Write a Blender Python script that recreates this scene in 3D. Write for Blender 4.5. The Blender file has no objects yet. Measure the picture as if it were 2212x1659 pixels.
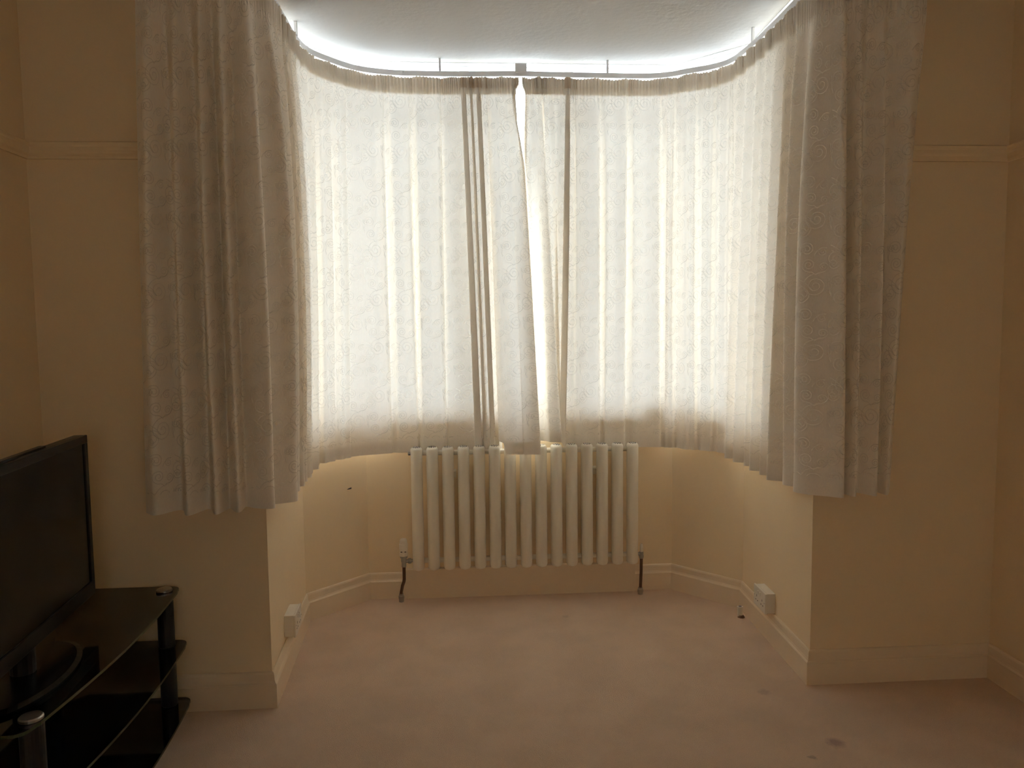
import bpy, bmesh, math, random
import numpy as np
from mathutils import Vector, Matrix

random.seed(7)
rng = np.random.default_rng(11)
SC = bpy.context.scene
COL = SC.collection
PI = math.pi

# ------------------------------------------------------------------ camera
CAM_H = 1.38
F_PX, PITCH, YAW, ROLL = 1666.9, .0799, .0658, -.0109
cam_d = bpy.data.cameras.new('camera')
cam = bpy.data.objects.new('camera', cam_d); COL.objects.link(cam)
fw = Vector((math.sin(YAW)*math.cos(PITCH), math.cos(YAW)*math.cos(PITCH), -math.sin(PITCH)))
rt = Vector((math.cos(YAW), -math.sin(YAW), 0)); up = rt.cross(fw)
rt, up = rt*math.cos(ROLL)+up*math.sin(ROLL), up*math.cos(ROLL)-rt*math.sin(ROLL)
cam.matrix_world = Matrix(((rt.x, up.x, -fw.x, 0), (rt.y, up.y, -fw.y, 0), (rt.z, up.z, -fw.z, CAM_H), (0, 0, 0, 1)))
cam_d.sensor_fit = 'HORIZONTAL'; cam_d.sensor_width = 36.0
cam_d.lens = F_PX/2212*36.0
cam_d.clip_start = .05; cam_d.clip_end = 200
SC.camera = cam

# ------------------------------------------------------------------ world: bright overcast daylight
W = bpy.data.worlds.new('overcast_sky'); SC.world = W; W.use_nodes = True
bg = W.node_tree.nodes['Background']
bg.inputs[0].default_value = (.78, .885, 1.0, 1)
bg.inputs[1].default_value = 9.5
SC.view_settings.view_transform = 'Standard'; SC.view_settings.look = 'None'
SC.view_settings.gamma = 1.0; SC.view_settings.use_curve_mapping = False
SC.view_settings.exposure = 0.75
SC.cycles.max_bounces = 24; SC.cycles.diffuse_bounces = 10; SC.cycles.transmission_bounces = 12
SC.cycles.transparent_max_bounces = 24; SC.cycles.glossy_bounces = 4
SC.cycles.sample_clamp_indirect = 6.0

# ------------------------------------------------------------------ materials
def new_mat(name):
    m = bpy.data.materials.new(name); m.use_nodes = True
    nt = m.node_tree
    return m, nt, nt.nodes['Principled BSDF'], nt.nodes['Material Output']

def pmat(name, col, rough=.6, metal=0., noise=0., nscale=30., bump=0., bscale=200., spec=.5, coat=0.):
    m, nt, p, o = new_mat(name)
    p.inputs['Base Color'].default_value = (*col, 1); p.inputs['Roughness'].default_value = rough
    p.inputs['Metallic'].default_value = metal; p.inputs['Specular IOR Level'].default_value = spec
    p.inputs['Coat Weight'].default_value = coat
    tc = nt.nodes.new('ShaderNodeTexCoord')
    if noise:
        n = nt.nodes.new('ShaderNodeTexNoise'); n.inputs['Scale'].default_value = nscale; n.inputs['Detail'].default_value = 5
        nt.links.new(tc.outputs['Object'], n.inputs['Vector'])
        mx = nt.nodes.new('ShaderNodeMix'); mx.data_type = 'RGBA'
        mx.inputs['A'].default_value = (*[c*(1-noise) for c in col], 1)
        mx.inputs['B'].default_value = (*[min(1, c*(1+noise)) for c in col], 1)
        nt.links.new(n.outputs['Fac'], mx.inputs['Factor']); nt.links.new(mx.outputs['Result'], p.inputs['Base Color'])
    if bump:
        b = nt.nodes.new('ShaderNodeBump'); b.inputs['Strength'].default_value = bump; b.inputs['Distance'].default_value = .004
        n2 = nt.nodes.new('ShaderNodeTexNoise'); n2.inputs['Scale'].default_value = bscale; n2.inputs['Detail'].default_value = 6
        nt.links.new(tc.outputs['Object'], n2.inputs['Vector'])
        nt.links.new(n2.outputs['Fac'], b.inputs['Height']); nt.links.new(b.outputs['Normal'], p.inputs['Normal'])
    return m

def carpet_mat():
    m, nt, p, o = new_mat('carpet')
    N, L = nt.nodes, nt.links
    p.inputs['Roughness'].default_value = 1.0; p.inputs['Specular IOR Level'].default_value = .05
    p.inputs['Sheen Weight'].default_value = .25; p.inputs['Sheen Roughness'].default_value = .6
    tc = N.new('ShaderNodeTexCoord')
    def noise(scale, detail=4):
        n = N.new('ShaderNodeTexNoise'); n.inputs['Scale'].default_value = scale; n.inputs['Detail'].default_value = detail
        L.new(tc.outputs['Object'], n.inputs['Vector']); return n
    def mix(f, a, b):
        mx = N.new('ShaderNodeMix'); mx.data_type = 'RGBA'
        if hasattr(f, 'is_linked'): L.new(f, mx.inputs['Factor'])
        else: mx.inputs['Factor'].default_value = f
        for s, v in (('A', a), ('B', b)):
            if isinstance(v, tuple): mx.inputs[s].default_value = (*v, 1)
            else: L.new(v, mx.inputs[s])
        return mx.outputs['Result']
    fine = noise(420, 2); tread = noise(5, 3)
    c1 = mix(fine.outputs['Fac'], (.64, .455, .32), (.87, .65, .475))
    c2 = mix(fine.outputs['Fac'], (.59, .42, .29), (.81, .60, .435))
    ramp = N.new('ShaderNodeValToRGB'); ramp.color_ramp.elements[0].position = .4; ramp.color_ramp.elements[1].position = .62
    L.new(tread.outputs['Fac'], ramp.inputs['Fac'])
    c = mix(ramp.outputs['Color'], c1, c2)
    # three small old stains
    for (x, y, r, k, col) in ((1.2, 2.342, .035, .55, (.26, .13, .14)), (1.088, 2.27, .014, .5, (.24, .15, .10)), (1.103, 2.699, .03, .30, (.30, .18, .13)), (.47, 3.5, .02, .25, (.3, .2, .15))):
        d = N.new('ShaderNodeVectorMath'); d.operation = 'DISTANCE'
        wob = N.new('ShaderNodeVectorMath'); wob.operation = 'MULTIPLY_ADD'
        nz = noise(45, 3)
        L.new(nz.outputs['Color'], wob.inputs[0]); wob.inputs[1].default_value = (.03, .03, 0); L.new(tc.outputs['Object'], wob.inputs[2])
        L.new(wob.outputs[0], d.inputs[0]); d.inputs[1].default_value = (x+.015, y+.015, 0)
        mr = N.new('ShaderNodeMapRange'); mr.inputs['From Min'].default_value = r; mr.inputs['From Max'].default_value = r*.35
        mr.inputs['To Min'].default_value = 0; mr.inputs['To Max'].default_value = k
        L.new(d.outputs['Value'], mr.inputs['Value'])
        c = mix(mr.outputs['Result'], c, col)
    L.new(c, p.inputs['Base Color'])
    b = N.new('ShaderNodeBump'); b.inputs['Strength'].default_value = .8; b.inputs['Distance'].default_value = .004
    L.new(fine.outputs['Fac'], b.inputs['Height']); L.new(b.outputs['Normal'], p.inputs['Normal'])
    return m

def cloth_mat(name, dif, tra, fac=.55):
    m, nt, p, o = new_mat(name)
    N, L = nt.nodes, nt.links; N.remove(p)
    d = N.new('ShaderNodeBsdfDiffuse'); t = N.new('ShaderNodeBsdfTranslucent'); mx = N.new('ShaderNodeMixShader')
    tc = N.new('ShaderNodeTexCoord'); n = N.new('ShaderNodeTexNoise'); n.inputs['Scale'].default_value = 350; n.inputs['Detail'].default_value = 2
    mp = N.new('ShaderNodeMapping'); mp.inputs['Scale'].default_value = (1, 1, .25)
    L.new(tc.outputs['Object'], mp.inputs['Vector']); L.new(mp.outputs['Vector'], n.inputs['Vector'])
    for sh, col in ((d, dif), (t, tra)):
        c = N.new('ShaderNodeMix'); c.data_type = 'RGBA'
        c.inputs['A'].default_value = (*[v*.94 for v in col], 1); c.inputs['B'].default_value = (*[min(1, v*1.06) for v in col], 1)
        L.new(n.outputs['Fac'], c.inputs['Factor']); L.new(c.outputs['Result'], sh.inputs['Color'])
    mx.inputs[0].default_value = fac
    L.new(d.outputs[0], mx.inputs[1]); L.new(t.outputs[0], mx.inputs[2]); L.new(mx.outputs[0], o.inputs['Surface'])
    return m

def print_mat():
    # thin embroidery yarn: lets most of the cloth behind it through
    m, nt, p, o = new_mat('scroll_yarn')
    N, L = nt.nodes, nt.links; N.remove(p)
    t = N.new('ShaderNodeBsdfTransparent')
    d = N.new('ShaderNodeBsdfDiffuse'); d.inputs[0].default_value = (.95, .91, .86, 1)
    mx = N.new('ShaderNodeMixShader'); mx.inputs[0].default_value = .17
    L.new(t.outputs[0], mx.inputs[1]); L.new(d.outputs[0], mx.inputs[2]); L.new(mx.outputs[0], o.inputs['Surface']); return m

def glass_mat():
    m, nt, p, o = new_mat('window_glass')
    N, L = nt.nodes, nt.links; N.remove(p)
    t = N.new('ShaderNodeBsdfTransparent'); t.inputs[0].default_value = (.95, .97, .97, 1)
    g = N.new('ShaderNodeBsdfGlossy'); g.inputs['Roughness'].default_value = .02
    fr = N.new('ShaderNodeFresnel'); fr.inputs[0].default_value = 1.45
    mx = N.new('ShaderNodeMixShader'); L.new(fr.outputs[0], mx.inputs[0]); L.new(t.outputs[0], mx.inputs[1]); L.new(g.outputs[0], mx.inputs[2])
    L.new(mx.outputs[0], o.inputs['Surface']); return m

M = dict(
    wall=pmat('magnolia_wall', (.87, .715, .49), .75, noise=.03, nscale=6, bump=.06, bscale=160, spec=.25),
    ceil=pmat('textured_ceiling', (.55, .53, .505), .85, noise=.02, nscale=9, bump=.45, bscale=38, spec=.2),
    paint=pmat('gloss_paint', (.83, .69, .51), .4, noise=.02, nscale=20, spec=.35),
    carpet=carpet_mat(),
    cloth=cloth_mat('curtain_cloth', (.91, .85, .76), (.90, .84, .755), .106),
    blind=cloth_mat('added_blind_cloth', (.85, .78, .68), (.92, .85, .75), .68),  # cloth of the blind added behind the camera, warms the fill light
    tape=cloth_mat('heading_tape_cloth', (.74, .64, .52), (.80, .68, .54), .5),
    yarn=print_mat(), glass=glass_mat(),
    upvc=pmat('white_upvc', (.85, .86, .88), .35),
    track=pmat('white_track', (.80, .80, .82), .4),
    rad=pmat('radiator_enamel', (.87, .82, .71), .35, spec=.4),
    slot=pmat('dark_slot', (.05, .04, .035), .8),
    copper=pmat('dull_copper', (.16, .09, .06), .5, .6),
    chrome=pmat('dull_chrome', (.42, .40, .38), .35, .9),
    plastic=pmat('white_plastic', (.80, .74, .64), .4),
    tvb=pmat('black_plastic', (.012, .011, .011), .35, spec=.35),
    screen=pmat('tv_screen', (.008, .008, .009), .22, spec=.3),
    bglass=pmat('black_glass', (.006, .007, .006), .06, spec=.5),
    gedge=pmat('green_glass_edge', (.03, .045, .02), .15, spec=.6),
    bmetal=pmat('black_metal', (.012, .012, .014), .35, spec=.4),
    cap=pmat('brushed_cap', (.5, .47, .44), .3, 1.0),
    pave=pmat('pale_paving', (.72, .72, .71), .9, noise=.08, nscale=3),
    brick=pmat('outer_render', (.55, .5, .45), .9, noise=.08, nscale=12),
    chip=pmat('bare_plaster_chip', (.07, .05, .04), .9),
)

# ------------------------------------------------------------------ helpers
def tag(o, label=None, cat=None, group=None, kind=None):
    if label: o['label'] = label
    if cat: o['category'] = cat
    if group: o['group'] = group
    if kind: o['kind'] = kind
    return o

def mesh_obj(name, verts, faces, mat, parent=None, smooth=False):
    me = bpy.data.meshes.new(name); me.from_pydata([tuple(map(float, v)) for v in verts], [], faces); me.update()
    if smooth: me.polygons.foreach_set('use_smooth', [True]*len(me.polygons))
    if mat: me.materials.append(M[mat])
    o = bpy.data.objects.new(name, me); COL.objects.link(o)
    if parent: o.parent = parent
    return o

def bm_obj(name, bm, mat, parent=None, smooth=False, loc=None):
    bmesh.ops.recalc_face_normals(bm, faces=bm.faces[:])
    me = bpy.data.meshes.new(name); bm.to_mesh(me); bm.free()
    if smooth: me.polygons.foreach_set('use_smooth', [True]*len(me.polygons))
    me.materials.append(M[mat])
    o = bpy.data.objects.new(name, me); COL.objects.link(o)
    if parent: o.parent = parent
    if loc: o.location = loc
    return o

def empty(name, loc=(0, 0, 0), rz=0):
    o = bpy.data.objects.new(name, None); COL.objects.link(o); o.location = loc; o.rotation_euler = (0, 0, rz)
    o.empty_display_size = .1
    return o

def box(bm, a, b, bev=0):
    vs = bmesh.ops.create_cube(bm, size=1)['verts']
    for v in vs:
        v.co = Vector([(a[i]+b[i])/2 + v.co[i]*(b[i]-a[i]) for i in range(3)])
    if bev:
        es = {e for v in vs for e in v.link_edges}
        bmesh.ops.bevel(bm, geom=list(es), offset=bev, segments=2, affect='EDGES', profile=.6)
    return bm

def prism(bm, poly, z0, z1):
    lo = [bm.verts.new((x, y, z0)) for x, y in poly]; hi = [bm.verts.new((x, y, z1)) for x, y in poly]
    n = len(poly)
    bm.faces.new(lo); bm.faces.new(hi)
    for i in range(n): bm.faces.new((lo[i], lo[(i+1) % n], hi[(i+1) % n], hi[i]))
    return bm

def tube(bm, pts, r, seg=12, cap=True):
    pts = [Vector(p) for p in pts]; rings = []
    rs = r if isinstance(r, (list, tuple)) else [r]*len(pts)
    for i, p in enumerate(pts):
        t = (pts[min(i+1, len(pts)-1)]-pts[max(i-1, 0)]).normalized()
        a = t.cross(Vector((0, 1, 0))) if abs(t.y) < .9 else t.cross(Vector((1, 0, 0)))
        a.normalize(); b = t.cross(a)
        rings.append([bm.verts.new(p+rs[i]*(a*math.cos(2*PI*k/seg)+b*math.sin(2*PI*k/seg))) for k in range(seg)])
    for i in range(len(rings)-1):
        for k in range(seg): bm.faces.new((rings[i][k], rings[i][(k+1) % seg], rings[i+1][(k+1) % seg], rings[i+1][k]))
    if cap: bm.faces.new(rings[0]); bm.faces.new(rings[-1])
    return bm

def lathe(bm, prof, c=(0, 0, 0), seg=20, sx=1, sy=1):
    rings = [[bm.verts.new((c[0]+r*sx*math.cos(2*PI*k/seg), c[1]+r*sy*math.sin(2*PI*k/seg), c[2]+z)) for k in range(seg)] for r, z in prof]
    for i in range(len(rings)-1):
        for k in range(seg): bm.faces.new((rings[i][k], rings[i][(k+1) % seg], rings[i+1][(k+1) % seg], rings[i+1][k]))
    bm.faces.new(rings[0]); bm.faces.new(rings[-1])
    return bm

def struct(name, bm, mat, **k): return tag(bm_obj(name, bm, mat, **k), kind='structure')

# ------------------------------------------------------------------ the room shell
CZ = 2.630
XL, XR, YP, YB, YR = -1.45, 2.012, 2.754, 3.834, -1.6
L1, L2, L3 = (-.70, YP), (-.738, 3.562), (-.478, YB)
R3, R2, R1 = (1.068, YB), (1.332, 3.535), (1.302, YP)
SILL, HEAD, T = .885, 2.626, .22

def offs(a, b, t):          # outward offset (left of travel) of segment a->b
    dx, dy = b[0]-a[0], b[1]-a[1]; l = math.hypot(dx, dy); return (-dy/l*t, dx/l*t)

struct('floor', box(bmesh.new(), (XL-.25, YR-.25, -.12), (XR+.25, YB+.22, 0)), 'carpet')
struct('ceiling', box(bmesh.new(), (XL-.25, YR-.25, CZ), (XR+.25, YB+.34, CZ+.15)), 'ceil')
struct('wall_left', box(bmesh.new(), (XL-T, YR-T, 0), (XL, YP+T, CZ)), 'wall')
struct('wall_right', box(bmesh.new(), (XR, YR-T, 0), (XR+T, YP+T, CZ)), 'wall')
WX0, WX1, WZ0, WZ1 = -.30, .85, .95, 2.0        # unseen window added behind the camera to brighten the room, its cream blind drawn
bm = bmesh.new()
for a, b in (((XL, YR-T, 0), (XR, YR, WZ0)), ((XL, YR-T, WZ1), (XR, YR, CZ)), ((XL, YR-T, WZ0), (WX0, YR, WZ1)), ((WX1, YR-T, WZ0), (XR, YR, WZ1))): box(bm, a, b)
struct('wall_rear', bm, 'wall')
rw = tag(empty('added_window_rear', (WX0, YR-.12, WZ0)), kind='structure')
ww, wh = WX1-WX0, WZ1-WZ0
for nm, a, b in (('frame_bottom', (0, 0, 0), (ww, .06, .05)), ('frame_top', (0, 0, wh-.05), (ww, .06, wh)), ('jamb', (0, 0, .05), (.05, .06, wh-.05)), ('jamb', (ww-.05, 0, .05), (ww, .06, wh-.05))):
    bm_obj(nm, box(bmesh.new(), a, b, .004), 'upvc', parent=rw)
bm_obj('pane', box(bmesh.new(), (.05, .027, .05), (ww-.05, .033, wh-.05)), 'glass', parent=rw)
bm = bmesh.new(); box(bm, (.0, .075, .0), (ww, .0765, wh)); bm_obj('added_blind', bm, 'blind', parent=rw)
# piers either side of the bay, with the bay's straight returns
def wall_poly(name, poly, z0, z1, mat='wall'): return struct(name, prism(bmesh.new(), poly, z0, z1), mat)
def on_return(a, b, y): t = (y-a[1])/(b[1]-a[1]); return a[0]+(b[0]-a[0])*t
YL, YQ = 3.22, 3.02                              # invented return glazing runs from here to the angled lights, added for daylight
LS, RS = (on_return(L1, L2, YL), YL), (on_return(R1, R2, YQ), YQ)
wall_poly('wall_front_left', [(XL, YP), L1, LS, (LS[0]-.2, YL), (LS[0]-.2, YP+T), (XL, YP+T)], 0, CZ)
wall_poly('wall_front_right', [R1, (XR, YP), (XR, YP+T), (RS[0]+.2, YP+T), (RS[0]+.2, YQ), RS], 0, CZ)
def mitre(a, b, c, t):      # outer corner at b of polyline a-b-c
    o1, o2 = Vector(offs(a, b, 1)), Vector(offs(b, c, 1)); m = (o1+o2).normalized()
    k = t/m.dot(o1); return (b[0]+m.x*k, b[1]+m.y*k)
TB = .16
oL2 = (L2[0]-.2, L2[1]+.08); oR2 = (R2[0]+.2, R2[1]+.08)
oL3 = mitre(L2, L3, R3, TB); oR3 = mitre(L3, R3, R2, TB)
for nm, poly in (('wall_return_left', [LS, L2, oL2, (LS[0]-.2, YL)]), ('wall_return_right', [R2, RS, (RS[0]+.2, YQ), oR2]), ('wall_bay_left', [L2, L3, oL3, oL2]), ('wall_bay_back', [L3, R3, oR3, oL3]), ('wall_bay_right', [R3, R2, oR2, oR3])):
    low = wall_poly(nm, poly, 0, SILL)
    hi = bm_obj('lintel', prism(bmesh.new(), poly, HEAD, CZ), 'upvc', parent=low)

# a small dark chip in the plaster under the left angled window
bm = bmesh.new(); tube(bm, [(-.0125, 0, -.002), (-.004, -.002, 0), (.006, -.002, .001), (.012, 0, .003)], [.001, .003, .0035, .001], 8)
ch = bm_obj('plaster_chip', bm, 'chip', parent=bpy.data.objects['wall_bay_left'])
ch.location = (-.5525, 3.7535, .58); ch.rotation_euler = (0, 0, math.radians(46))

# ------------------------------------------------------------------ bay windows
def seg_frame(a, b):
    l = math.hypot(b[0]-a[0], b[1]-a[1]); ang = math.atan2(b[1]-a[1], b[0]-a[0]); return l, ang

def window(name, a, b, nmul, transom=2.405):
    l, ang = seg_frame(a, b)
    root = tag(empty(name, (a[0], a[1], SILL), ang), kind='structure')
    y0, y1 = .045, .105; H = HEAD-SILL
    def bar(nm, x0, x1, z0, z1, yy=(y0, y1), mat='upvc'):
        return bm_obj(nm, box(bmesh.new(), (x0, yy[0], z0), (x1, yy[1], z1), .004), mat, parent=root)
    fwd = .045
    bar('frame_bottom', 0, l, .0, fwd); bar('frame_top', 0, l, H-.008, H)
    xs = [0+fwd/2] + [l*(i+1)/(nmul+1) for i in range(nmul)] + [l-fwd/2]
    for i, x in enumerate(xs): bar('mullion' if 0 < i < len(xs)-1 else 'jamb', x-fwd/2, x+fwd/2, fwd, H-.008)
    tz = transom-SILL
    for i in range(len(xs)-1):
        x0, x1 = xs[i]+fwd/2, xs[i+1]-fwd/2
        bar('transom', x0, x1, tz-.006, tz+.006)
        bar('pane', x0, x1, fwd, tz-.006, (.072, .078), 'glass'); bar('pane', x0, x1, tz+.006, H-.008, (.072, .078), 'glass')
    bm = bmesh.new(); box(bm, (0, -.012, -.001), (l, y0, .012), .004)
    bm_obj('window_sill', bm, 'paint', parent=root)
    return root
window('window_1', L2, L3, 0); window('window_2', L3, R3, 2); window('window_3', R3, R2, 0); window('added_window_left', LS, L2, 0); window('added_window_right', R2, RS, 0)  # last two are invented return windows, added to let in more daylight

# ground outside the bay
gbm = bmesh.new(); box(gbm, (-40, -25, -.62), (40, 80, -.5)); struct('ground', gbm, 'pave')

# ------------------------------------------------------------------ baseboards and picture rails (swept, mitred)
def sweep(names, line, prof, mat, closed_ends=True):
    # line runs so that the room is on its right hand; prof = (depth from wall, height)
    n = len(line)
    def dirv(i):
        if i == 0: o = Vector(offs(line[0], line[1], -1)); return o
        if i == n-1: return Vector(offs(line[-2], line[-1], -1))
        o1, o2 = Vector(offs(line[i-1], line[i], -1)), Vector(offs(line[i], line[i+1], -1))
        m = (o1+o2).normalized(); return m/m.dot(o1)
    D = [dirv(i) for i in range(n)]
    out = []
    for i, nm in enumerate(names):
        if not nm: continue
        vs, fs = [], []
        for j in (i, i+1):
            for d, z in prof: vs.append((line[j][0]+D[j].x*d, line[j][1]+D[j].y*d, z))
        k = len(prof)
        for q in range(k-1): fs.append((q, q+1, k+q+1, k+q))
        fs.append((k-1, 0, k, 2*k-1))
        fs.append(tuple(range(k))[::-1]); fs.append(tuple(range(k, 2*k)))
        out.append(tag(mesh_obj(nm, vs, fs, mat), kind='structure'))
    return out
E_ = .0005
bprof = [(E_, 0), (.018, 0), (.018, .082), (.0185, .086), (.0165, .090), (.013, .093), (.0105, .100), (.0095, .112), (.0088, .122), (.0068, .128), (.0035, .131), (E_, .131)]
xa, xb = -.292, .872
sweep(['baseboard_left', 'baseboard_front_left', 'baseboard_return_left', 'baseboard_bay_left', 'baseboard_bay_back_left'],
      [(XL, YR), (XL, YP), L1, L2, L3, (xa, YB)], bprof, 'paint')
sweep(['baseboard_bay_back_right', 'baseboard_bay_right', 'baseboard_return_right', 'baseboard_front_right', 'baseboard_right'],
      [(xb, YB), R3, R2, R1, (XR, YP), (XR, YR)], bprof, 'paint')
struct('trim_1', box(bmesh.new(), (xa+.001, YB-.030, 0), (xb-.001, YB-E_, .150), .002), 'paint')   # plain board under the radiator
rprof = [(E_, 1.945), (.010, 1.945), (.013, 1.953), (.020, 1.960), (.024, 1.970), (.022, 1.982), (.026, 1.988), (.027, 1.996), (.020, 2.001), (E_, 2.003)]
sweep(['trim_2', 'trim_3'], [(XL, YR), (XL, YP), L1], rprof, 'wall')
sweep(['trim_4', 'trim_5'], [R1, (XR, YP), (XR, YR)], rprof, 'wall')

# ------------------------------------------------------------------ curtain track and curtains
ZT, ZB = 2.5385, .745
def catmull(P, per=14):
    P = np.array(P, float); Q = np.vstack([2*P[0]-P[1], P, 2*P[-1]-P[-2]]); out = []
    for i in range(1, len(Q)-2):
        p0, p1, p2, p3 = Q[i-1], Q[i], Q[i+1], Q[i+2]
        for t in np.arange(per)/per:
            out.append(.5*((2*p1)+(-p0+p2)*t+(2*p0-5*p1+4*p2-p3)*t*t+(-p0+3*p1-3*p2+p3)*t**3))
    out.append(P[-1]); return np.array(out)

class Path:
    def __init__(s, pts):
        s.p = catmull(pts); d = np.linalg.norm(np.diff(s.p, axis=0), axis=1); s.s = np.concatenate([[0], np.cumsum(d)]); s.L = s.s[-1]
        t = np.gradient(s.p, axis=0); t /= np.linalg.norm(t, axis=1)[:, None]; s.t = t
    def at(s, u):
        u = np.asarray(u, float); x = np.interp(u, s.s, s.p[:, 0]); y = np.interp(u, s.s, s.p[:, 1])
        tx = np.interp(u, s.s, s.t[:, 0]); ty = np.interp(u, s.s, s.t[:, 1]); l = np.hypot(tx, ty); tx, ty = tx/l, ty/l
        over = np.where(u > s.L, u-s.L, np.where(u < 0, u, 0.))
        return np.stack([x+tx*over, y+ty*over], -1), np.stack([ty, -tx], -1)     # point, room-side normal

LEFT_TOP = [(-1.03, 2.665), (-.90, 2.66), (-.78, 2.662), (-.695, 2.70), (-.66, 2.78), (-.65, 2.95), (-.65, 3.15), (-.65, 3.32), (-.628, 3.475), (-.55, 3.60), (-.45, 3.705), (-.31, 3.757), (-.15, 3.77), (.02, 3.77), (.16, 3.765), (.300, 3.757)]
RIGHT_TOP = [(.309, 3.760), (.45, 3.765), (.70, 3.772), (.90, 3.772), (1.00, 3.755), (1.085, 3.70), (1.185, 3.63), (1.243, 3.545), (1.262, 3.36), (1.263, 3.10), (1.258, 2.90), (1.262, 2.78), (1.295, 2.70), (1.375, 2.662), (1.50, 2.66), (1.635, 2.66)]
PL, PR = Path(LEFT_TOP), Path(RIGHT_TOP)

def u_of(path, x=None, y=None, lo=0, hi=1e9):
    m = (path.s >= lo) & (path.s <= hi); idx = np.where(m)[0]
    d = np.abs(path.p[idx, 0]-x) if x is not None else np.abs(path.p[idx, 1]-y)
    return float(path.s[idx[np.argmin(d)]])

def sstep(x): x = np.clip(x, 0, 1); return x*x*(3-2*x)

def build_curtain(name, path, knots, label, edge_at_end, zbot_fn=None, seed=1, pull=.03):
    """knots: rows (u_top, n_top, u_bot, n_bot). Returns root."""
    K = np.array([k if len(k) == 5 else list(k)+[0.] for k in knots], float)
    C = catmull(K, 12)                     # smooth columns
    # resample columns by cloth length at the hem
    cb, nb = path.at(C[:, 2]); pb = cb+nb*C[:, 3:4]
    ct, nt_ = path.at(C[:, 0]); pt = ct+nt_*C[:, 1:2]
    d = np.maximum(np.linalg.norm(np.diff(pb, axis=0), axis=1), np.linalg.norm(np.diff(pt, axis=0), axis=1)); S = np.concatenate([[0], np.cumsum(d)])
    ncol = int(S[-1]/.0032); q = np.linspace(0, S[-1], ncol)
    C = np.stack([np.interp(q, S, C[:, i]) for i in range(5)], 1); S = q
    r = np.random.default_rng(seed)
    wob = np.interp(S, np.arange(0, S[-1]+.2, .09), r.normal(0, 1, len(np.arange(0, S[-1]+.2, .09))))
    def surface(t, off=0., ztop=ZT):
        """t: 0 heading top .. 1 hem ; returns ncol x 3"""
        z = ztop-(ztop-ZB)*t
        dz = (ZT-z)
        fall = sstep((dz-.03)/.30)                       # folds open below the heading
        tt = t**.9
        u = C[:, 0]*(1-tt)+C[:, 2]*tt
        n = C[:, 1]*(1-fall)+(C[:, 1]*(1-tt)+C[:, 3]*tt)*fall
        n = n+C[:, 4]*math.sin(PI*min(1, t*1.05))**1.0*fall
        if edge_at_end: w_ = sstep((S-(S[-1]-.09))/.08); u = u-pull*w_*sstep((dz-.025)/.05)*(1-sstep((t-.02)/.24))
        else: w_ = sstep((.09-S)/.08); u = u+pull*w_*sstep((dz-.025)/.05)*(1-sstep((t-.02)/.24))
        pleat = (1-sstep((dz-.055)/.07))
        n = n+pleat*.0032*np.sin(2*PI*S/.0165+.8*wob)+pleat*.0016*np.sin(2*PI*S/.041+wob)
        # slow sideways drift of the hang
        n = n+.004*np.sin(3.1*t+wob*1.2)*fall*(1-t*.5)
        c, nn = path.at(u); p = c+nn*n[:, None]
        zz = np.full(len(u), z)
        zz = zz+(1-sstep(dz/.05))*.0035*(np.sin(2*PI*S/.19+seed)+.4*np.sin(2*PI*S/.0165))
        if zbot_fn is not None: zz = zz+zbot_fn(C, t)
        P = np.column_stack([p, zz])
        if off:
            T_ = np.gradient(P, axis=0); T_[:, 2] = 0; T_ /= np.linalg.norm(T_, axis=1)[:, None]+1e-9
            P[:, 0] += T_[:, 1]*off; P[:, 1] -= T_[:, 0]*off
        return P
    tl = np.unique(np.concatenate([np.linspace(0, .10, 12), np.linspace(.10, 1, 44)]))
    def strip(nm, ts, off, mat, parent, cols=slice(None)):
        G = np.array([surface(t, off)[cols] for t in ts]); nr, nc = G.shape[:2]
        idx = np.arange(nr*nc).reshape(nr, nc)
        f = np.stack([idx[:-1, :-1], idx[1:, :-1], idx[1:, 1:], idx[:-1, 1:]], -1).reshape(-1, 4)
        me = bpy.data.meshes.new(nm)
        me.vertices.add(nr*nc); me.vertices.foreach_set('co', G.reshape(-1).astype(np.float32))
        me.loops.add(f.size); me.loops.foreach_set('vertex_index', f.reshape(-1).astype(np.int32))
        me.polygons.add(len(f)); me.polygons.foreach_set('loop_start', np.arange(0, f.size, 4, dtype=np.int32))
        me.update(calc_edges=True); me.validate()
        me.polygons.foreach_set('use_smooth', [True]*len(me.polygons)); me.materials.append(M[mat])
        o = bpy.data.objects.new(nm, me); COL.objects.link(o); o.parent = parent
        return o, G
    root = tag(empty(name), label, 'curtain', 'pair of cream curtains in the bay')
    Hh = ZT-ZB
    body, G = strip('cloth_panel', tl, 0, 'cloth', root)
    strip('heading', np.linspace(0, .078/Hh, 7), -.0035, 'cloth', root)
    strip('heading_tape', np.linspace(.003/Hh, .050/Hh, 5), -.0065, 'tape', root)
    strip('hem', np.linspace(1-.062/Hh, 1, 5), -.0025, 'cloth', root)
    ec = slice(ncol-12, ncol) if edge_at_end else slice(0, 12)
    strip('side_hem', tl[6:], -.003, 'cloth', root, ec)
    # ---------------- woven scroll pattern following the cloth
    tlen = np.concatenate([[0], np.cumsum(np.linalg.norm(np.diff(G[len(tl)//2], axis=0), axis=1))])
    TW, TH = .20, .232; U = .000712*1.0
    curves = scroll_tile(U)
    V, Fc = [], []
    smax = tlen[-1]; zt = Hh-.082; zb_ = .066
    # positions sampled as (cloth length, height above hem)
    colf = lambda s: np.interp(s, tlen, np.arange(ncol))
    tn = np.array(tl)
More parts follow.
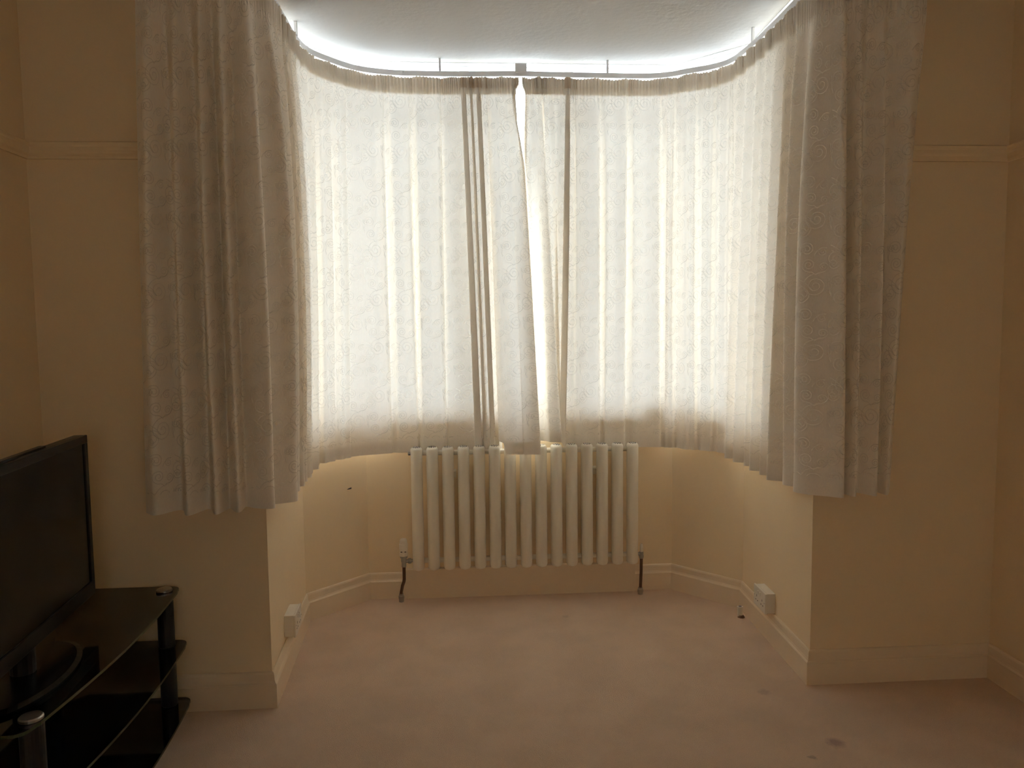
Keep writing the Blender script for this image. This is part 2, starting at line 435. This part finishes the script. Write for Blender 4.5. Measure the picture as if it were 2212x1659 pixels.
    def pos(s, hgt):
        cf = np.clip(colf(s), 0, ncol-1.001); t = 1-hgt/Hh
        rf = np.clip(np.interp(t, tn, np.arange(len(tn))), 0, len(tn)-1.001)
        i, j = rf.astype(int), cf.astype(int); a, b = (rf-i)[:, None], (cf-j)[:, None]
        P = (G[i, j]*(1-a)*(1-b)+G[i+1, j]*a*(1-b)+G[i, j+1]*(1-a)*b+G[i+1, j+1]*a*b)
        j2 = np.minimum(j+3, ncol-1); j0 = np.maximum(j-3, 0)
        ds = G[i, j2]-G[i, j0]; nx, ny = -ds[:, 1], ds[:, 0]      # cross(ds, up) -> (dy, -dx)
        N_ = np.stack([ds[:, 1], -ds[:, 0], np.zeros(len(s))], -1); N_ /= np.linalg.norm(N_, axis=1)[:, None]+1e-9
        return P+N_*.0006
    w = .0013
    k = 0
    for cx_ in range(-1, int(smax/TW)+2):
        for cz in range(-1, int(Hh/TH)+2):
            for cv in curves:
                x = cv[:, 0]+cx_*TW+seed*.05; y = cv[:, 1]+cz*TH+(cx_ % 2)*.0
                ok = (x > .004) & (x < smax-.004) & (y > zb_) & (y < zt)
                if ok.sum() < 3: continue
                tx, ty = np.gradient(x), np.gradient(y); l = np.hypot(tx, ty)+1e-9
                a = pos(x-ty/l*w, y+tx/l*w); b = pos(x+ty/l*w, y-tx/l*w)
                n = len(x); V.append(np.stack([a, b], 1).reshape(-1, 3))
                for i in range(n-1):
                    if ok[i] and ok[i+1]: Fc.append((k+2*i, k+2*i+1, k+2*i+3, k+2*i+2))
                k += 2*n
    V = np.concatenate(V)
    me = bpy.data.meshes.new('scroll_pattern'); me.vertices.add(len(V)); me.vertices.foreach_set('co', V.reshape(-1).astype(np.float32))
    F = np.array(Fc, np.int32); me.loops.add(F.size); me.loops.foreach_set('vertex_index', F.reshape(-1))
    me.polygons.add(len(F)); me.polygons.foreach_set('loop_start', np.arange(0, F.size, 4, dtype=np.int32)); me.update(calc_edges=True)
    me.materials.append(M['yarn'])
    o = bpy.data.objects.new('scroll_pattern', me); COL.objects.link(o); o.parent = root; tag(o, 'fine curling scroll pattern woven into the cloth', kind='stuff')
    return root

def scroll_tile(U):
    out = []
    def scroll(cx, cy, R, a0, sgn, turns=2.1, tail=None):
        n = int(26*turns*(.6 if R < 25 else 1))+6
        t = np.linspace(0, 1, n)
        r = R*(1-.86*t**.85); a = a0+sgn*2*PI*turns*t
        p = np.stack([cx+r*np.cos(a), cy+r*np.sin(a)], 1)
        if tail:
            # vine from the outer end away to the tail point, leaving tangentially
            x, y = p[0]; tx, ty = p[0]-p[1]; l = math.hypot(tx, ty); d = math.hypot(tail[0]-x, tail[1]-y)
            c1 = np.array([x+tx/l*d*.45, y+ty/l*d*.45]); c2 = np.array(tail[2:4]); e = np.array(tail[:2])
            tt = np.linspace(1, 0, 12)[:-1, None]
            bz = (1-tt)**3*p[0]+3*(1-tt)**2*tt*c1+3*(1-tt)*tt**2*c2+tt**3*e
            p = np.vstack([bz, p])
        out.append(p*U)
    # (x right, y up) in pattern units; repeat 281 x 326
    for ox, oy in ((0, 0), (141, 163)):
        X, Y = ox+72, oy+78
        scroll(X, Y, 58, .50*PI, 1, 2.3, (X+62, Y+96, X+44, Y+62))              # large scroll, arm sweeping up
        scroll(X-30, Y+104, 35, -.45*PI, -1, 2.1, (X+4, Y+52, X-6, Y+58))       # heart pair standing on it
        scroll(X+34, Y+92, 25, -.6*PI, 1, 2.0, (X+6, Y+54, X+10, Y+60))
        scroll(X-40, Y+182, 37, 1.15*PI, -1, 2.2, (X-72, Y+112, X-92, Y+146))   # open crook above, S-joined to a small curl
        scroll(X+30, Y+165, 23, .35*PI, 1, 1.9, (X-6, Y+150, X+10, Y+196))
        scroll(X+78, Y+20, 20, .9*PI, 1, 1.8, (X+70, Y-44, X+52, Y-22))
        scroll(X+86, Y+128, 40, .15*PI, 1, 1.7, (X+66, Y+196, X+112, Y+176))    # open scroll filling the gap between columns
        scroll(X-62, Y-58, 26, -.2*PI, -1, 1.8, (X-70, Y+6, X-24, Y-20))
    return out

# ---- fold layout
def folds(sections, jitter=.25, seed=3):
    """sections: (u0,u1,spacing,amp_top,amp_bot); gives knots alternating out/in"""
    r = random.Random(seed); K = []; sg = 1
    for u0, u1, sp, at, ab in sections:
        n = max(2, int(round((u1-u0)/(sp/2)))); st = (u1-u0)/n
        for i in range(n):
            u = u0+st*(i+.5+r.uniform(-jitter, jitter)*.6)
            K.append([u, sg*at*r.uniform(.7, 1.2), u, sg*ab*r.uniform(.6, 1.2)]); sg = -sg
    return K

def bands(u0, u1, seed, wmin=.05, wmax=.17, a=.009, b=.020):
    """wide flat panels parted by narrow steep valleys"""
    r = random.Random(seed); K = []; u = u0
    while u < u1-.05:
        w = min(r.uniform(wmin, wmax), u1-.035-u); d = r.uniform(-.012, .012); aa = a*r.uniform(.5, 1.4); bb = b*r.uniform(.6, 1.2)
        K += [[u, .004, u+d, aa], [u+w*.5, -.002, u+w*.5+d, aa*r.uniform(.2, .8)], [u+w, .005, u+w+d, aa*1.1], [u+w+.012, -.006, u+w+.010+d, -bb], [u+w+.026, -.002, u+w+.028+d, -bb*.6]]
        u += w+.042
    return K

def zfold(u, w, n0=.012, lean=0.):
    """cloth doubled back on itself: three layers, w wide"""
    return [[u-.040, 0, u-.5*w-.03+lean, -.002], [u+.010, .010, u+.5*w+lean, n0], [u-.012, .006, u-.5*w+lean, n0*.45], [u+.034, 0, u+.5*w+.03+lean, -.004]]

# left curtain
lx = lambda x: u_of(PL, x=x, lo=PL.L*.5)
rx = lambda x: u_of(PR, x=x, hi=PR.L*.5)
uc0 = u_of(PL, x=-.70, hi=.6); uc1 = u_of(PL, y=2.95, lo=.3, hi=1.0); ur = u_of(PL, y=3.42, lo=.6, hi=1.6)
ub = lx(-.45)
K = []
K += [[0, .0, -.05, .0], [.045, .012, .0, .04], [.085, -.012, .055, -.035]]
K += [[.125, .014, .110, .05], [.165, -.016, .150, -.04], [.205, .016, .200, .045], [.235, -.012, .222, -.045], [.262, .014, .262, .03], [.30, -.014, .292, -.05]]
K += [[uc0+.0, .012, uc0+.015, .04], [uc0+.05, -.006, uc0+.055, -.005], [uc0+.10, .02, uc0+.115, .062], [uc0+.16, -.004, uc0+.20, -.005]]
K = [[a, b, c, d, .5*d] for a, b, c, d in K]
K += [[a, b, c, d-.012, .02] for a, b, c, d in folds([(uc1, ur, .088, .010, .034)], seed=5)]
K += [[a, b, c, d*.7-.045, d*.5] for a, b, c, d in bands(ur+.01, ub, 6, .04, .07, .014, .018)]
def back(k):  # knots on the back run: below, the cloth hangs nearer the wall behind the radiator
    return [[a, b, c, d*.5-.032, 1.2*d] for a, b, c, d in k]
K += back(bands(ub+.03, lx(-.02), 8))
K += back(zfold(lx(.035), .036, .024, .05))
K += back([[lx(.07), .006, lx(.115), .006]])
K += back(zfold(lx(.10), .026, .022, .05))
e = PL.L
K += [[lx(.145), -.006, lx(.185), -.012], [lx(.165), .006, lx(.203), .055], [lx(.19), -.004, lx(.225), .088], [lx(.215), .008, lx(.26), .10], [lx(.235), -.004, lx(.30), .092],
      [lx(.26), .008, lx(.34), .098], [lx(.275), -.004, e+.045, .10, .010], [e-.018, .006, e+.078, .104, .010], [e-.006, -.006, e+.083, .094, .010], [e-.004, -.022, e+.082, .074, .010]]
KL = K
# right curtain
rc0 = u_of(PR, x=1.085, hi=PR.L*.6); rr = u_of(PR, y=3.50, lo=rc0); rc1 = u_of(PR, y=2.88, lo=rr)
K = []
K += [[.004, -.018, .006, .034, -.010], [.003, -.004, .010, .040, -.010], [.012, .006, .030, .042, -.010], [.035, -.004, .062, .044, -.010], [.055, .006, .092, .050, -.006], [.07, .002, .115, .088], [.085, .012, .165, .112], [.095, -.006, .15, .03], [.105, .004, .13, -.002], [.125, -.004, .175, -.022], [.15, .008, .185, -.018]]
K += back(zfold(rx(.535)-.0, .034, .024, -.035))
K += back(bands(rx(.575), rc0-.02, 12))
K += [[a, b, c, d*.5-.016, d*.5] for a, b, c, d in bands(rc0, rr, 13, .04, .07, .014, .016)]
K += [[a, b, c, d+.014] for a, b, c, d in folds([(rr+.02, rc1, .105, .008, .036)], seed=15)]
KP = [[rc1+.03, .006, rc1+.02, .03], [rc1+.09, -.004, rc1+.085, -.006], [rc1+.15, .012, rc1+.13, .055], [rc1+.20, .004, rc1+.215, .04], [rc1+.235, .012, rc1+.262, .05], [rc1+.25, -.012, rc1+.272, -.03]]
g = PR.L
KP += [[rc1+.285, .010, rc1+.30, .03], [rc1+.32, -.010, rc1+.335, -.03], [rc1+.37, .010, rc1+.375, .03], [rc1+.405, -.012, rc1+.41, -.035], [g-.055, .010, g-.115, .02], [g, -.004, g-.075, -.03]]
KR = K+[[a, b, c, d, .5*d] for a, b, c, d in KP]

def zL(C, t):   # the hem lifts where the leading edge crosses over the radiator top
    b = sstep((C[:, 3]+.024)/.010)*sstep((.078-C[:, 3])/.02)*sstep((C[:, 2]-lx(.12))/.02)
    return b*.052*max(0, (t-.85)/.15)**1.2
def zR(C, t):   # the leading corner rests on the radiator top
    b = sstep((.20-C[:, 2])/.02)
    return b*.056*max(0, (t-.82)/.18)**1.2
build_curtain('curtain', PL, KL, 'cream scroll-patterned curtain left of the centre gap, reaching the wall by the television', True, zL, seed=1, pull=.034)
build_curtain('curtain', PR, KR, 'cream scroll-patterned curtain right of the centre gap, its corner caught on the radiator top', False, zR, seed=2, pull=.014)

# the white track the curtains hang from, with gliders and ceiling brackets
TRK = LEFT_TOP[:-1]+[(.306, 3.757)]+RIGHT_TOP[1:]
PT = Path(TRK)
trk = tag(empty('curtain_track'), 'white flexible curtain track bent round the bay ceiling', 'curtain track')
us = np.linspace(-.02, PT.L+.02, 220); c, n = PT.at(us)
sec = [(-.006, 2.546), (.006, 2.546), (.006, 2.570), (-.006, 2.570)]
vs = [(c[i, 0]+n[i, 0]*d, c[i, 1]+n[i, 1]*d, z) for i in range(len(us)) for d, z in [(a-.012, b) for a, b in sec]]
fs = [(4*i+k, 4*i+(k+1) % 4, 4*i+4+(k+1) % 4, 4*i+4+k) for i in range(len(us)-1) for k in range(4)]+[(3, 2, 1, 0), tuple(4*(len(us)-1)+k for k in range(4))]
mesh_obj('rail', vs, fs, 'track', trk)
for u in np.linspace(.2, PT.L-.2, 6):
    cc, nn = PT.at(u); x, y = cc-nn*.012
    bm = bmesh.new(); box(bm, (-.005, -.007, 2.569), (.005, .007, CZ), .002)
    o = bm_obj('bracket', bm, 'track', parent=trk); o.location = (x, y, 0); o.rotation_euler = (0, 0, math.atan2(nn[1], nn[0])+PI/2)
bm = bmesh.new(); box(bm, (.278, 3.752, 2.560), (.334, 3.764, 2.604), .005); bm_obj('shadow_plate', bm, 'track', parent=trk)  # plate added above the rail in place of a soft shadow on the ceiling
gm = None
for u in np.arange(.04, PT.L, .085):
    cc, nn = PT.at(u); x, y = cc-nn*.0150
    if gm is None:
        bm = bmesh.new(); tube(bm, [(0, 0, 2.551), (0, -.003, 2.540), (0, .002, 2.531), (0, .005, 2.538)], .0016, 6)
        o = bm_obj('glider', bm, 'track', parent=trk); gm = o.data
    else:
        o = bpy.data.objects.new('glider', gm); COL.objects.link(o); o.parent = trk
    o.location = (x, y, 0); o.rotation_euler = (0, 0, math.atan2(nn[1], nn[0])+PI/2)

# ------------------------------------------------------------------ radiator
RX0, RZ0, RZ1, RY = -.252, .170, .778, 3.742
PITCH_T, TW_, TD = .0752, .0285, .040
rad = tag(empty('radiator', (RX0, RY, 0)), 'cream column radiator of fifteen upright oval tubes under the bay window', 'radiator')
tm = None; cm = None
for i in range(15):
    cxr = TW_+i*(1.122-2*TW_)/14
    if tm is None:
        bm = bmesh.new()
        prof = [(.6, 0), (.86, .004), (1, .013), (1, RZ1-RZ0-.016), (.97, RZ1-RZ0-.009), (.86, RZ1-RZ0-.003), (.66, RZ1-RZ0)]
        lathe(bm, prof, (0, 0, RZ0), 28, TW_, TD)
        o = bm_obj('tube', bm, 'rad', parent=rad, smooth=True); tm = o.data
        bm = bmesh.new()
        for rr_, nn_ in ((.25, 4), (.55, 9)):
            for k in range(nn_):
                a = 2*PI*(k+.5*(nn_ > 5))/nn_
                x, y = TW_*rr_*math.cos(a), TD*rr_*math.sin(a)
                b2 = bmesh.ops.create_cube(bm, size=1)['verts']
                for v in b2: v.co = Vector((x+v.co.x*.0042, y+v.co.y*.0075, RZ1+.0004+v.co.z*.0012))
        oc = bm_obj('vent_slots', bm, 'slot', parent=o); cm = oc.data
    else:
        o = bpy.data.objects.new('tube', tm); COL.objects.link(o); o.parent = rad
        oc = bpy.data.objects.new('vent_slots', cm); COL.objects.link(oc); oc.parent = o
    o.location = (cxr, 0, 0)
for z in (RZ1-.030, RZ0+.042):
    bm = bmesh.new(); tube(bm, [(.01, .012, z), (1.112, .012, z)], .0125, 14); bm_obj('header_pipe', bm, 'rad', parent=rad, smooth=True)
bm = bmesh.new(); lathe(bm, [(.006, 0), (.009, .002), (.009, .010), (.005, .013)], (0, 0, 0), 10)
o = bm_obj('bleed_valve', bm, 'chrome', parent=rad); o.location = (-.013, .008, RZ1-.032); o.rotation_euler = (0, PI/2, 0)
for x in (.2, .92):
    bm = bmesh.new(); box(bm, (x-.02, .024, .62), (x+.02, YB-RY, .65), .002); bm_obj('wall_bracket', bm, 'rad', parent=rad)
# thermostatic valve end
vx = -.296-RX0
bm = bmesh.new(); lathe(bm, [(.013, 0), (.0205, .002), (.0205, .020), (.019, .022), (.019, .027), (.0205, .029), (.0215, .040), (.0215, .060), (.0185, .064), (.0175, .080), (.013, .087)], (vx, .0, .240), 20)
hd = bm_obj('thermostat_head', bm, 'plastic', parent=rad, smooth=False)
for k in (-1, 1):
    bm = bmesh.new(); box(bm, (vx+k*.0095-.004, -.0215, .2645), (vx+k*.0095+.004, -.0185, .2675)); bm_obj('slot', bm, 'slot', parent=hd)
bm = bmesh.new(); lathe(bm, [(.018, .232), (.018, .240), (.012, .241), (.012, .236)][:2], (vx, 0, 0), 14)
tube(bm, [(vx, 0, .232), (vx, 0, .212), (vx, 0, .211), (vx, 0, .186)], [.0135, .0135, .0115, .0115], 12)
tube(bm, [(vx, 0, .214), (vx+.022, .002, .214), (vx+.0221, .002, .214), (vx+.034, .006, .214), (vx+.0341, .006, .214), (-.001+.012, .010, .214)], [.009, .009, .0135, .0135, .008, .008], 12)
bm_obj('valve_body', bm, 'chrome', parent=rad)
fx, fy = -.314-RX0, 3.770-RY
bm = bmesh.new(); tube(bm, [(vx, 0, .190), (vx, 0, .125), (vx-.002, .003, .110), (vx-.010, .010, .088), (fx+.004, .018, .068), (fx, fy-.003, .050), (fx, fy, .012)], .0078, 12)
bm_obj('supply_pipe', bm, 'copper', parent=rad, smooth=True)
bm = bmesh.new(); lathe(bm, [(.011, .0), (.0125, .001), (.0125, .014), (.0145, .015), (.0145, .030), (.011, .034), (.011, .042)], (fx, fy, 0), 12); bm_obj('pipe_collar', bm, 'chrome', parent=rad)
# lockshield end
lx_ = .888-RX0
bm = bmesh.new(); lathe(bm, [(.0085, .222), (.0085, .250), (.007, .2505), (.007, .260), (.0055, .266)], (lx_, .0, 0), 12); bm_obj('lockshield_cap', bm, 'plastic', parent=rad)
bm = bmesh.new(); tube(bm, [(lx_, 0, .226), (lx_, 0, .207), (lx_, 0, .206), (lx_, 0, .192)], [.0105, .0105, .0125, .0105], 12)
tube(bm, [(lx_-.001, .002, .214), (1.105, .010, .214)], .009, 12); bm_obj('valve_body', bm, 'chrome', parent=rad)
bm = bmesh.new(); tube(bm, [(lx_, 0, .196), (lx_, .004, .12), (lx_, .016, .05), (lx_, .020, .012)], .0078, 12); bm_obj('return_pipe', bm, 'copper', parent=rad, smooth=True)
bm = bmesh.new(); lathe(bm, [(.011, .0), (.0125, .001), (.0125, .012), (.0145, .013), (.0145, .026), (.011, .030), (.011, .036)], (lx_, .020, 0), 12); bm_obj('pipe_collar', bm, 'chrome', parent=rad)

# ------------------------------------------------------------------ sockets
def socket(name, loc, rz, label):
    # local: x along the wall, -y into the room, z up
    s = tag(empty(name, loc, rz), label, 'socket')
    bm = bmesh.new(); box(bm, (-.066, -.036, 0), (.066, 0, .086), .002); bm_obj('back_box', bm, 'plastic', parent=s)
    bm = bmesh.new(); box(bm, (-.072, -.0455, -.001), (.072, -.0362, .087), .003); fp = bm_obj('face_plate', bm, 'plastic', parent=s)
    for k in (-1, 1):
        for (x, z, w, h) in ((0, .046, .004, .009), (-.011, .026, .008, .0042), (.011, .026, .008, .0042)):
            bm = bmesh.new(); box(bm, (k*.032+x-w/2, -.0459, z-h/2), (k*.032+x+w/2, -.0445, z+h/2)); bm_obj('pin_hole', bm, 'slot', parent=fp)
        bm = bmesh.new(); box(bm, (k*.012-.005, -.049, .058), (k*.012+.005, -.045, .074), .0015); bm_obj('rocker_switch', bm, 'plastic', parent=fp)
        bm = bmesh.new(); tube(bm, [(k*.060, -.0464, .043), (k*.060, -.045, .043)], .003, 10); bm_obj('screw', bm, 'chrome', parent=fp)
    return s
aR = math.atan2(R1[1]-R2[1], R1[0]-R2[0]); aL = math.atan2(L2[1]-L1[1], L2[0]-L1[0])
socket('double_socket', (on_return(R1, R2, 3.178), 3.178, .1325), aR, 'white double socket box on the bay wall beside the small cable outlet')
socket('double_socket', (on_return(L1, L2, 3.075), 3.075, .150), aL, 'white double socket box on the bay wall on the television side')
st = tag(empty('cable_outlet', (1.278, 3.42, 0)), 'small white tubular cable outlet at the foot of the baseboard', 'cable outlet')
bm = bmesh.new(); lathe(bm, [(.0125, .002), (.0125, .044), (.0145, .045), (.0145, .050), (.008, .0505)], (0, 0, 0), 14, 1, .8); bm_obj('sleeve', bm, 'plastic', parent=st)
bm = bmesh.new(); lathe(bm, [(.0078, .0500), (.0078, .0512)], (0, 0, 0), 12, 1, .8); bm_obj('opening', bm, 'slot', parent=st)
bm = bmesh.new(); lathe(bm, [(.017, .0), (.017, .002), (.011, .010)], (.004, -.004, 0), 12); bm_obj('foot', bm, 'copper', parent=st)

# blocks standing on the sill behind the right curtain (only their shadows show on the cloth)
for x, y, w, h, rz, lab in ((.985, YB+.016, .115, .058, 0, 'wider low block on the straight window sill, its shadow showing on the curtain'),
                            (1.158, 3.762, .085, .055, math.atan2(R2[1]-R3[1], R2[0]-R3[0]), 'narrower low block on the angled window sill, its shadow showing on the curtain')):
    bm = bmesh.new(); box(bm, (-w/2, -.026, 0), (w/2, .026, h), .004)
    o = bm_obj('sill_block', bm, 'plastic'); o.location = (x, y, SILL+.0125); o.rotation_euler = (0, 0, rz); tag(o, lab, 'block', 'blocks on the bay window sill')

# ------------------------------------------------------------------ television stand
SX0, SX1, SY0, SY1 = -1.425, -.985, 1.73, 2.715
stand = tag(empty('television_stand', (-1.2, 2.22, 0)), 'black glass three-tier television stand with round pillars and metal caps', 'television stand')
stand.matrix_world = Matrix.Translation((-1.2, 2.22, 0))
def shelf_poly(x1, bulge, y0, y1, x0=SX0, r=.035):
    pts = []
    for a in np.linspace(-PI/2, 0, 6): pts.append((x1-r+r*math.cos(a), y0+r+r*math.sin(a)))
    for t in np.linspace(.06, .94, 14): pts.append((x1+bulge*math.sin(PI*t), y0+(y1-y0)*t))
    for a in np.linspace(0, PI/2, 6): pts.append((x1-r+r*math.cos(a), y1-r+r*math.sin(a)))
    pts += [(x0+.10, y1), (x0, y1-.10), (x0, y0+.10), (x0+.10, y0)]
    return pts
def shelf(z, x1, bulge, y0, y1, th=.008):
    poly = [(x+1.2, y-2.22) for x, y in shelf_poly(x1, bulge, y0, y1)]
    bm = prism(bmesh.new(), poly, z, z+th)
    bmesh.ops.recalc_face_normals(bm, faces=bm.faces[:])
    o = bm_obj('glass_shelf', bm, 'bglass', parent=stand)
    o.data.materials.append(M['gedge'])
    for p in o.data.polygons:
        if abs(p.normal.z) < .5: p.material_index = 1
    return o
shelf(.462, -.990, .030, SY0, SY1); shelf(.268, -.972, .030, SY0+.0, SY1); shelf(.058, -.968, .030, SY0+.0, SY1)
for (x, y) in ((-1.030, 2.662), (-1.012, 1.80), (-1.36, 2.55), (-1.36, 1.90)):
    bm = bmesh.new()
    zs = [(.0, .0575), (.0665, .2675), (.2765, .4615)]
    for z0, z1 in zs: lathe(bm, [(.0245, z0), (.027, z0+.003), (.027, z1-.003), (.0245, z1)], (x+1.2, y-2.22, 0), 22)
    pl = bm_obj('pillar', bm, 'bmetal', parent=stand, smooth=False)
    bm = bmesh.new(); lathe(bm, [(.0255, .4705), (.0265, .472), (.0265, .477), (.024, .480)], (x+1.2, y-2.22, 0), 24); bm_obj('pillar_cap', bm, 'cap', parent=pl)

# ------------------------------------------------------------------ television
TA = math.radians(5.0)
tvw, tvh = .82, .495
tv = empty('television', (-1.15, 2.425, .4705), PI/2+TA)      # local x runs away from the camera along the screen
tag(tv, 'black flat-screen television on the glass stand, screen switched off', 'television')
def tvb(nm, a, b, bev, mat, par=tv): return bm_obj(nm, box(bmesh.new(), a, b, bev), mat, parent=par)
zb0 = .085
tvb('back_shell', (-tvw+.06, .035, zb0+.06), (-.06, .075, zb0+tvh-.07), .012, 'tvb')
cab = tvb('cabinet', (-tvw, .004, zb0), (0, .036, zb0+tvh), .004, 'tvb')
bz = .024
for nm, a, b in (('bezel_top', (-tvw, -.004, zb0+tvh-bz), (0, .006, zb0+tvh)), ('bezel_bottom', (-tvw, -.004, zb0), (0, .006, zb0+.042)),
                 ('bezel_side', (-tvw, -.004, zb0+.042), (-tvw+bz, .006, zb0+tvh-bz)), ('bezel_side', (-bz, -.004, zb0+.042), (0, .006, zb0+tvh-bz))):
    tvb(nm, a, b, .002, 'tvb')
tvb('screen', (-tvw+bz, .000, zb0+.042), (-bz, .003, zb0+tvh-bz), 0, 'screen')
bm = bmesh.new(); tube(bm, [(-tvw/2, .03, .010), (-tvw/2, .03, zb0+.05)], .03, 16); bm_obj('neck', bm, 'tvb', parent=tv)
bm = bmesh.new(); lathe(bm, [(.98, 0), (1, .003), (1, .008), (.9, .014), (.3, .020)], (-tvw/2, .03, 0), 40, .23, .115); bm_obj('base', bm, 'screen', parent=tv)
tvb('top_vent_ridge', (-tvw*.62, .012, zb0+tvh-.001), (-tvw*.30, .030, zb0+tvh+.006), .002, 'tvb')
